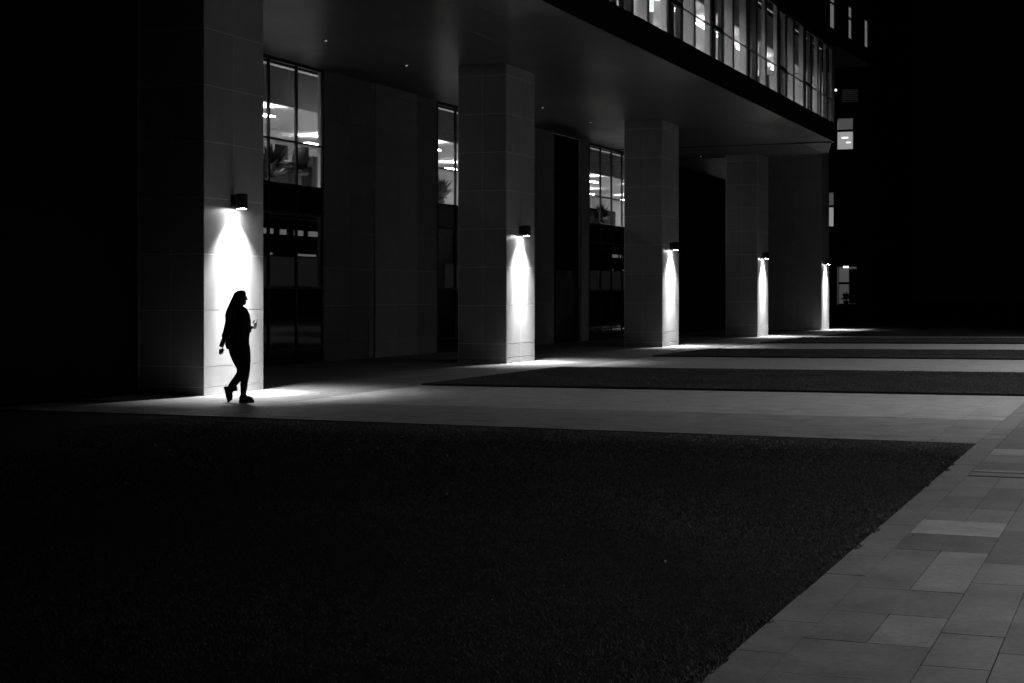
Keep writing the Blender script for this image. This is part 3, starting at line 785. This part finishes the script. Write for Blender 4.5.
# hair: long and straight, falling down the back, framing the face
hr = MB(); hr.tube([((.03, 0, 1.652), (.012, 0, 0), (0, .012, 0)), ((.027, 0, 1.648), (.040, 0, 0), (0, .038, 0)), ((.022, 0, 1.636), (.066, 0, 0), (0, .062, 0)), ((.01, 0, 1.61), (.088, 0, .0), (0, .082, 0)), ((.0, 0, 1.57), (.098, 0, .005), (0, .092, 0)),
                 ((-.025, 0, 1.51), (.102, 0, .01), (0, .097, 0)), ((-.05, 0, 1.45), (.105, 0, .015), (0, .10, 0)), ((-.085, 0, 1.39), (.10, 0, .015), (0, .11, 0)), ((-.115, 0, 1.32), (.085, 0, .01), (0, .115, 0)),
                 ((-.125, 0, 1.22), (.07, 0, 0), (0, .11, 0)), ((-.13, 0, 1.12), (.055, 0, 0), (0, .09, 0)), ((-.135, 0, 1.06), (.03, 0, 0), (0, .06, 0))], 0, 22)
me = bpy.data.meshes.new('hair'); me.from_pydata(hr.v, [], hr.f); me.materials.append(M['hair']); me.polygons.foreach_set('use_smooth', [True] * len(hr.f)); me.update()
ho = bpy.data.objects.new('hair', me); C.objects.link(ho); ho.parent = P
ss = ho.modifiers.new('Sub', 'SUBSURF'); ss.levels = 1; ss.render_levels = 2
# face: nose, brow, lips, chin, eyes
fc = MB()
fc.tube([((.035, 0, 1.625), (.03, 0, 0), (0, .04, 0)), ((.038, 0, 1.60), (.055, 0, 0), (0, .062, 0)), ((.038, 0, 1.56), (.062, 0, 0), (0, .066, 0)), ((.038, 0, 1.52), (.063, 0, 0), (0, .064, 0)), ((.04, 0, 1.48), (.060, 0, 0), (0, .056, 0)),
         ((.045, 0, 1.45), (.052, 0, 0), (0, .042, 0)), ((.05, 0, 1.435), (.034, 0, 0), (0, .026, 0)), ((.05, 0, 1.43), (.015, 0, 0), (0, .012, 0))], 0, 18)
fc.tube([((.095, 0, 1.56), (.012, 0, 0), (0, .009, 0)), ((.104, 0, 1.535), (.013, 0, 0), (0, .012, 0)), ((.108, 0, 1.515), (.015, 0, 0), (0, .015, 0)), ((.094, 0, 1.505), (.012, 0, 0), (0, .012, 0))], 0, 10)
fc.tube([((.090, 0, 1.487), (.014, 0, 0), (0, .024, 0)), ((.092, 0, 1.48), (.014, 0, 0), (0, .025, 0)), ((.090, 0, 1.472), (.012, 0, 0), (0, .022, 0))], 0, 10)
me = bpy.data.meshes.new('face'); me.from_pydata(fc.v, [], fc.f); me.materials.append(M['skin']); me.polygons.foreach_set('use_smooth', [True] * len(fc.f)); me.update()
fo = bpy.data.objects.new('face', me); C.objects.link(fo); fo.parent = P
for sy in (-1, 1):
    e = MB(); e.tube([((.088, sy * .03, 1.555), (0, .010, 0), (0, 0, .006)), ((.101, sy * .03, 1.555), (0, .011, 0), (0, 0, .007)), ((.106, sy * .03, 1.555), (0, .005, 0), (0, 0, .003))], 0, 10)
    me = bpy.data.meshes.new('eye'); me.from_pydata(e.v, [], e.f); me.materials.append(M['dark']); me.update(); eo = bpy.data.objects.new('eye', me); C.objects.link(eo); eo.parent = P
# chunky shoes
def shoe(M4):
    m = MB()
    prof = [(-.075, .04, .036), (-.06, .052, .05), (0, .06, .05), (.06, .055, .043), (.12, .048, .047), (.165, .036, .044), (.185, .018, .03)]
    R_ = []
    for x, h_, w in prof: R_.append(((x, 0, .012 + h_), (0, 0, h_ * (1.0 if x < .05 else .75)), (0, w, 0)))
    m.tube(R_, 0, 14)
    m.tube([((-.01, 0, .10), (.052, 0, 0), (0, .046, 0)), ((-.01, 0, .16), (.047, 0, 0), (0, .044, 0)), ((-.012, 0, .185), (.049, 0, 0), (0, .046, 0))], 0, 14)
    k = len(m.v)
    sole = [(-.088, 0), (-.078, .036), (-.03, .046), (.04, .043), (.11, .052), (.16, .045), (.196, 0)]
    poly = sole + [(x, -y) for x, y in sole[-2:0:-1]]
    poly = poly[::-1]
    m.prism(poly, 0, .042)
    vs = [tuple(M4 @ Vector(p)) for p in m.v]
    me = bpy.data.meshes.new('shoe'); me.from_pydata(vs, [], m.f); me.materials.append(M['shoe']); me.update()
    o = bpy.data.objects.new('shoe', me); C.objects.link(o); o.parent = P
    b = o.modifiers.new('Bevel', 'BEVEL'); b.width = .006; b.segments = 2; b.limit_method = 'ANGLE'; b.angle_limit = math.radians(50)
shoe(Matrix.Translation((.055, -.075, .002)) @ Matrix.Diagonal((.8, 1, 1, 1)))
shoe(Matrix.Translation((-.165, .076, .004)) @ Matrix.Rotation(math.radians(76), 4, 'Y') @ Matrix.Diagonal((.85, 1, 1, 1)) @ Matrix.Translation((-.19, 0, 0)))
# phone in the left hand
ph = empty('phone', (0, 0, 0), 'dark mobile phone held up in the walking person\'s hand', 'phone')
rot = Matrix.Translation(P.location) @ Matrix.Rotation(YAW, 4, 'Z')
cc = rot @ Vector((.236, .03, 1.155)); ph.location = cc; ph.rotation_euler = (0, math.radians(26), YAW)
m = MB(); m.box(-.004, .004, -.036, .036, -.075, .075)
for nm, mt, b_ in (('case', M['phone'], .003),):
    me = bpy.data.meshes.new(nm); me.from_pydata(m.v, [], m.f); me.materials.append(mt); me.update(); o = bpy.data.objects.new(nm, me); C.objects.link(o); o.parent = ph
    bb = o.modifiers.new('Bevel', 'BEVEL'); bb.width = b_; bb.segments = 3
m = MB(); m.box(-.0055, -.0042, -.032, .032, -.07, .07)
me = bpy.data.meshes.new('screen'); me.from_pydata(m.v, [], m.f); me.materials.append(M['phone_screen']); me.update(); o = bpy.data.objects.new('screen', me); C.objects.link(o); o.parent = ph

# ---------------------------------------------------------------- sky, camera, output
w = bpy.data.worlds.new('World'); sc.world = w; w.use_nodes = True
bg = w.node_tree.nodes['Background']; bg.inputs[0].default_value = (1, 1, 1, 1); bg.inputs[1].default_value = .00025
cd = bpy.data.cameras.new('camera'); cam = bpy.data.objects.new('camera', cd); C.objects.link(cam); sc.camera = cam
cam.location = (-23.298, -13.766, 1.58)
th = math.atan(638 / 1600.)
cam.rotation_euler = (math.radians(90), 0, math.atan2(-math.cos(th), math.sin(th)))
cd.sensor_width = 36; cd.lens = 1600 / 1024 * 36; cd.shift_y = -46.5 / 1024; cd.clip_end = 2000; cd.clip_start = .1
sc.view_settings.view_transform = 'Standard'; sc.view_settings.look = 'None'; sc.view_settings.exposure = 0; sc.view_settings.gamma = 1
cy = sc.cycles
cy.use_denoising = True; cy.max_bounces = 8; cy.diffuse_bounces = 4; cy.transparent_max_bounces = 16; cy.sample_clamp_indirect = 4; cy.sample_clamp_direct = 0
cy.caustics_reflective = False; cy.caustics_refractive = False; cy.use_adaptive_sampling = True; cy.adaptive_threshold = .01
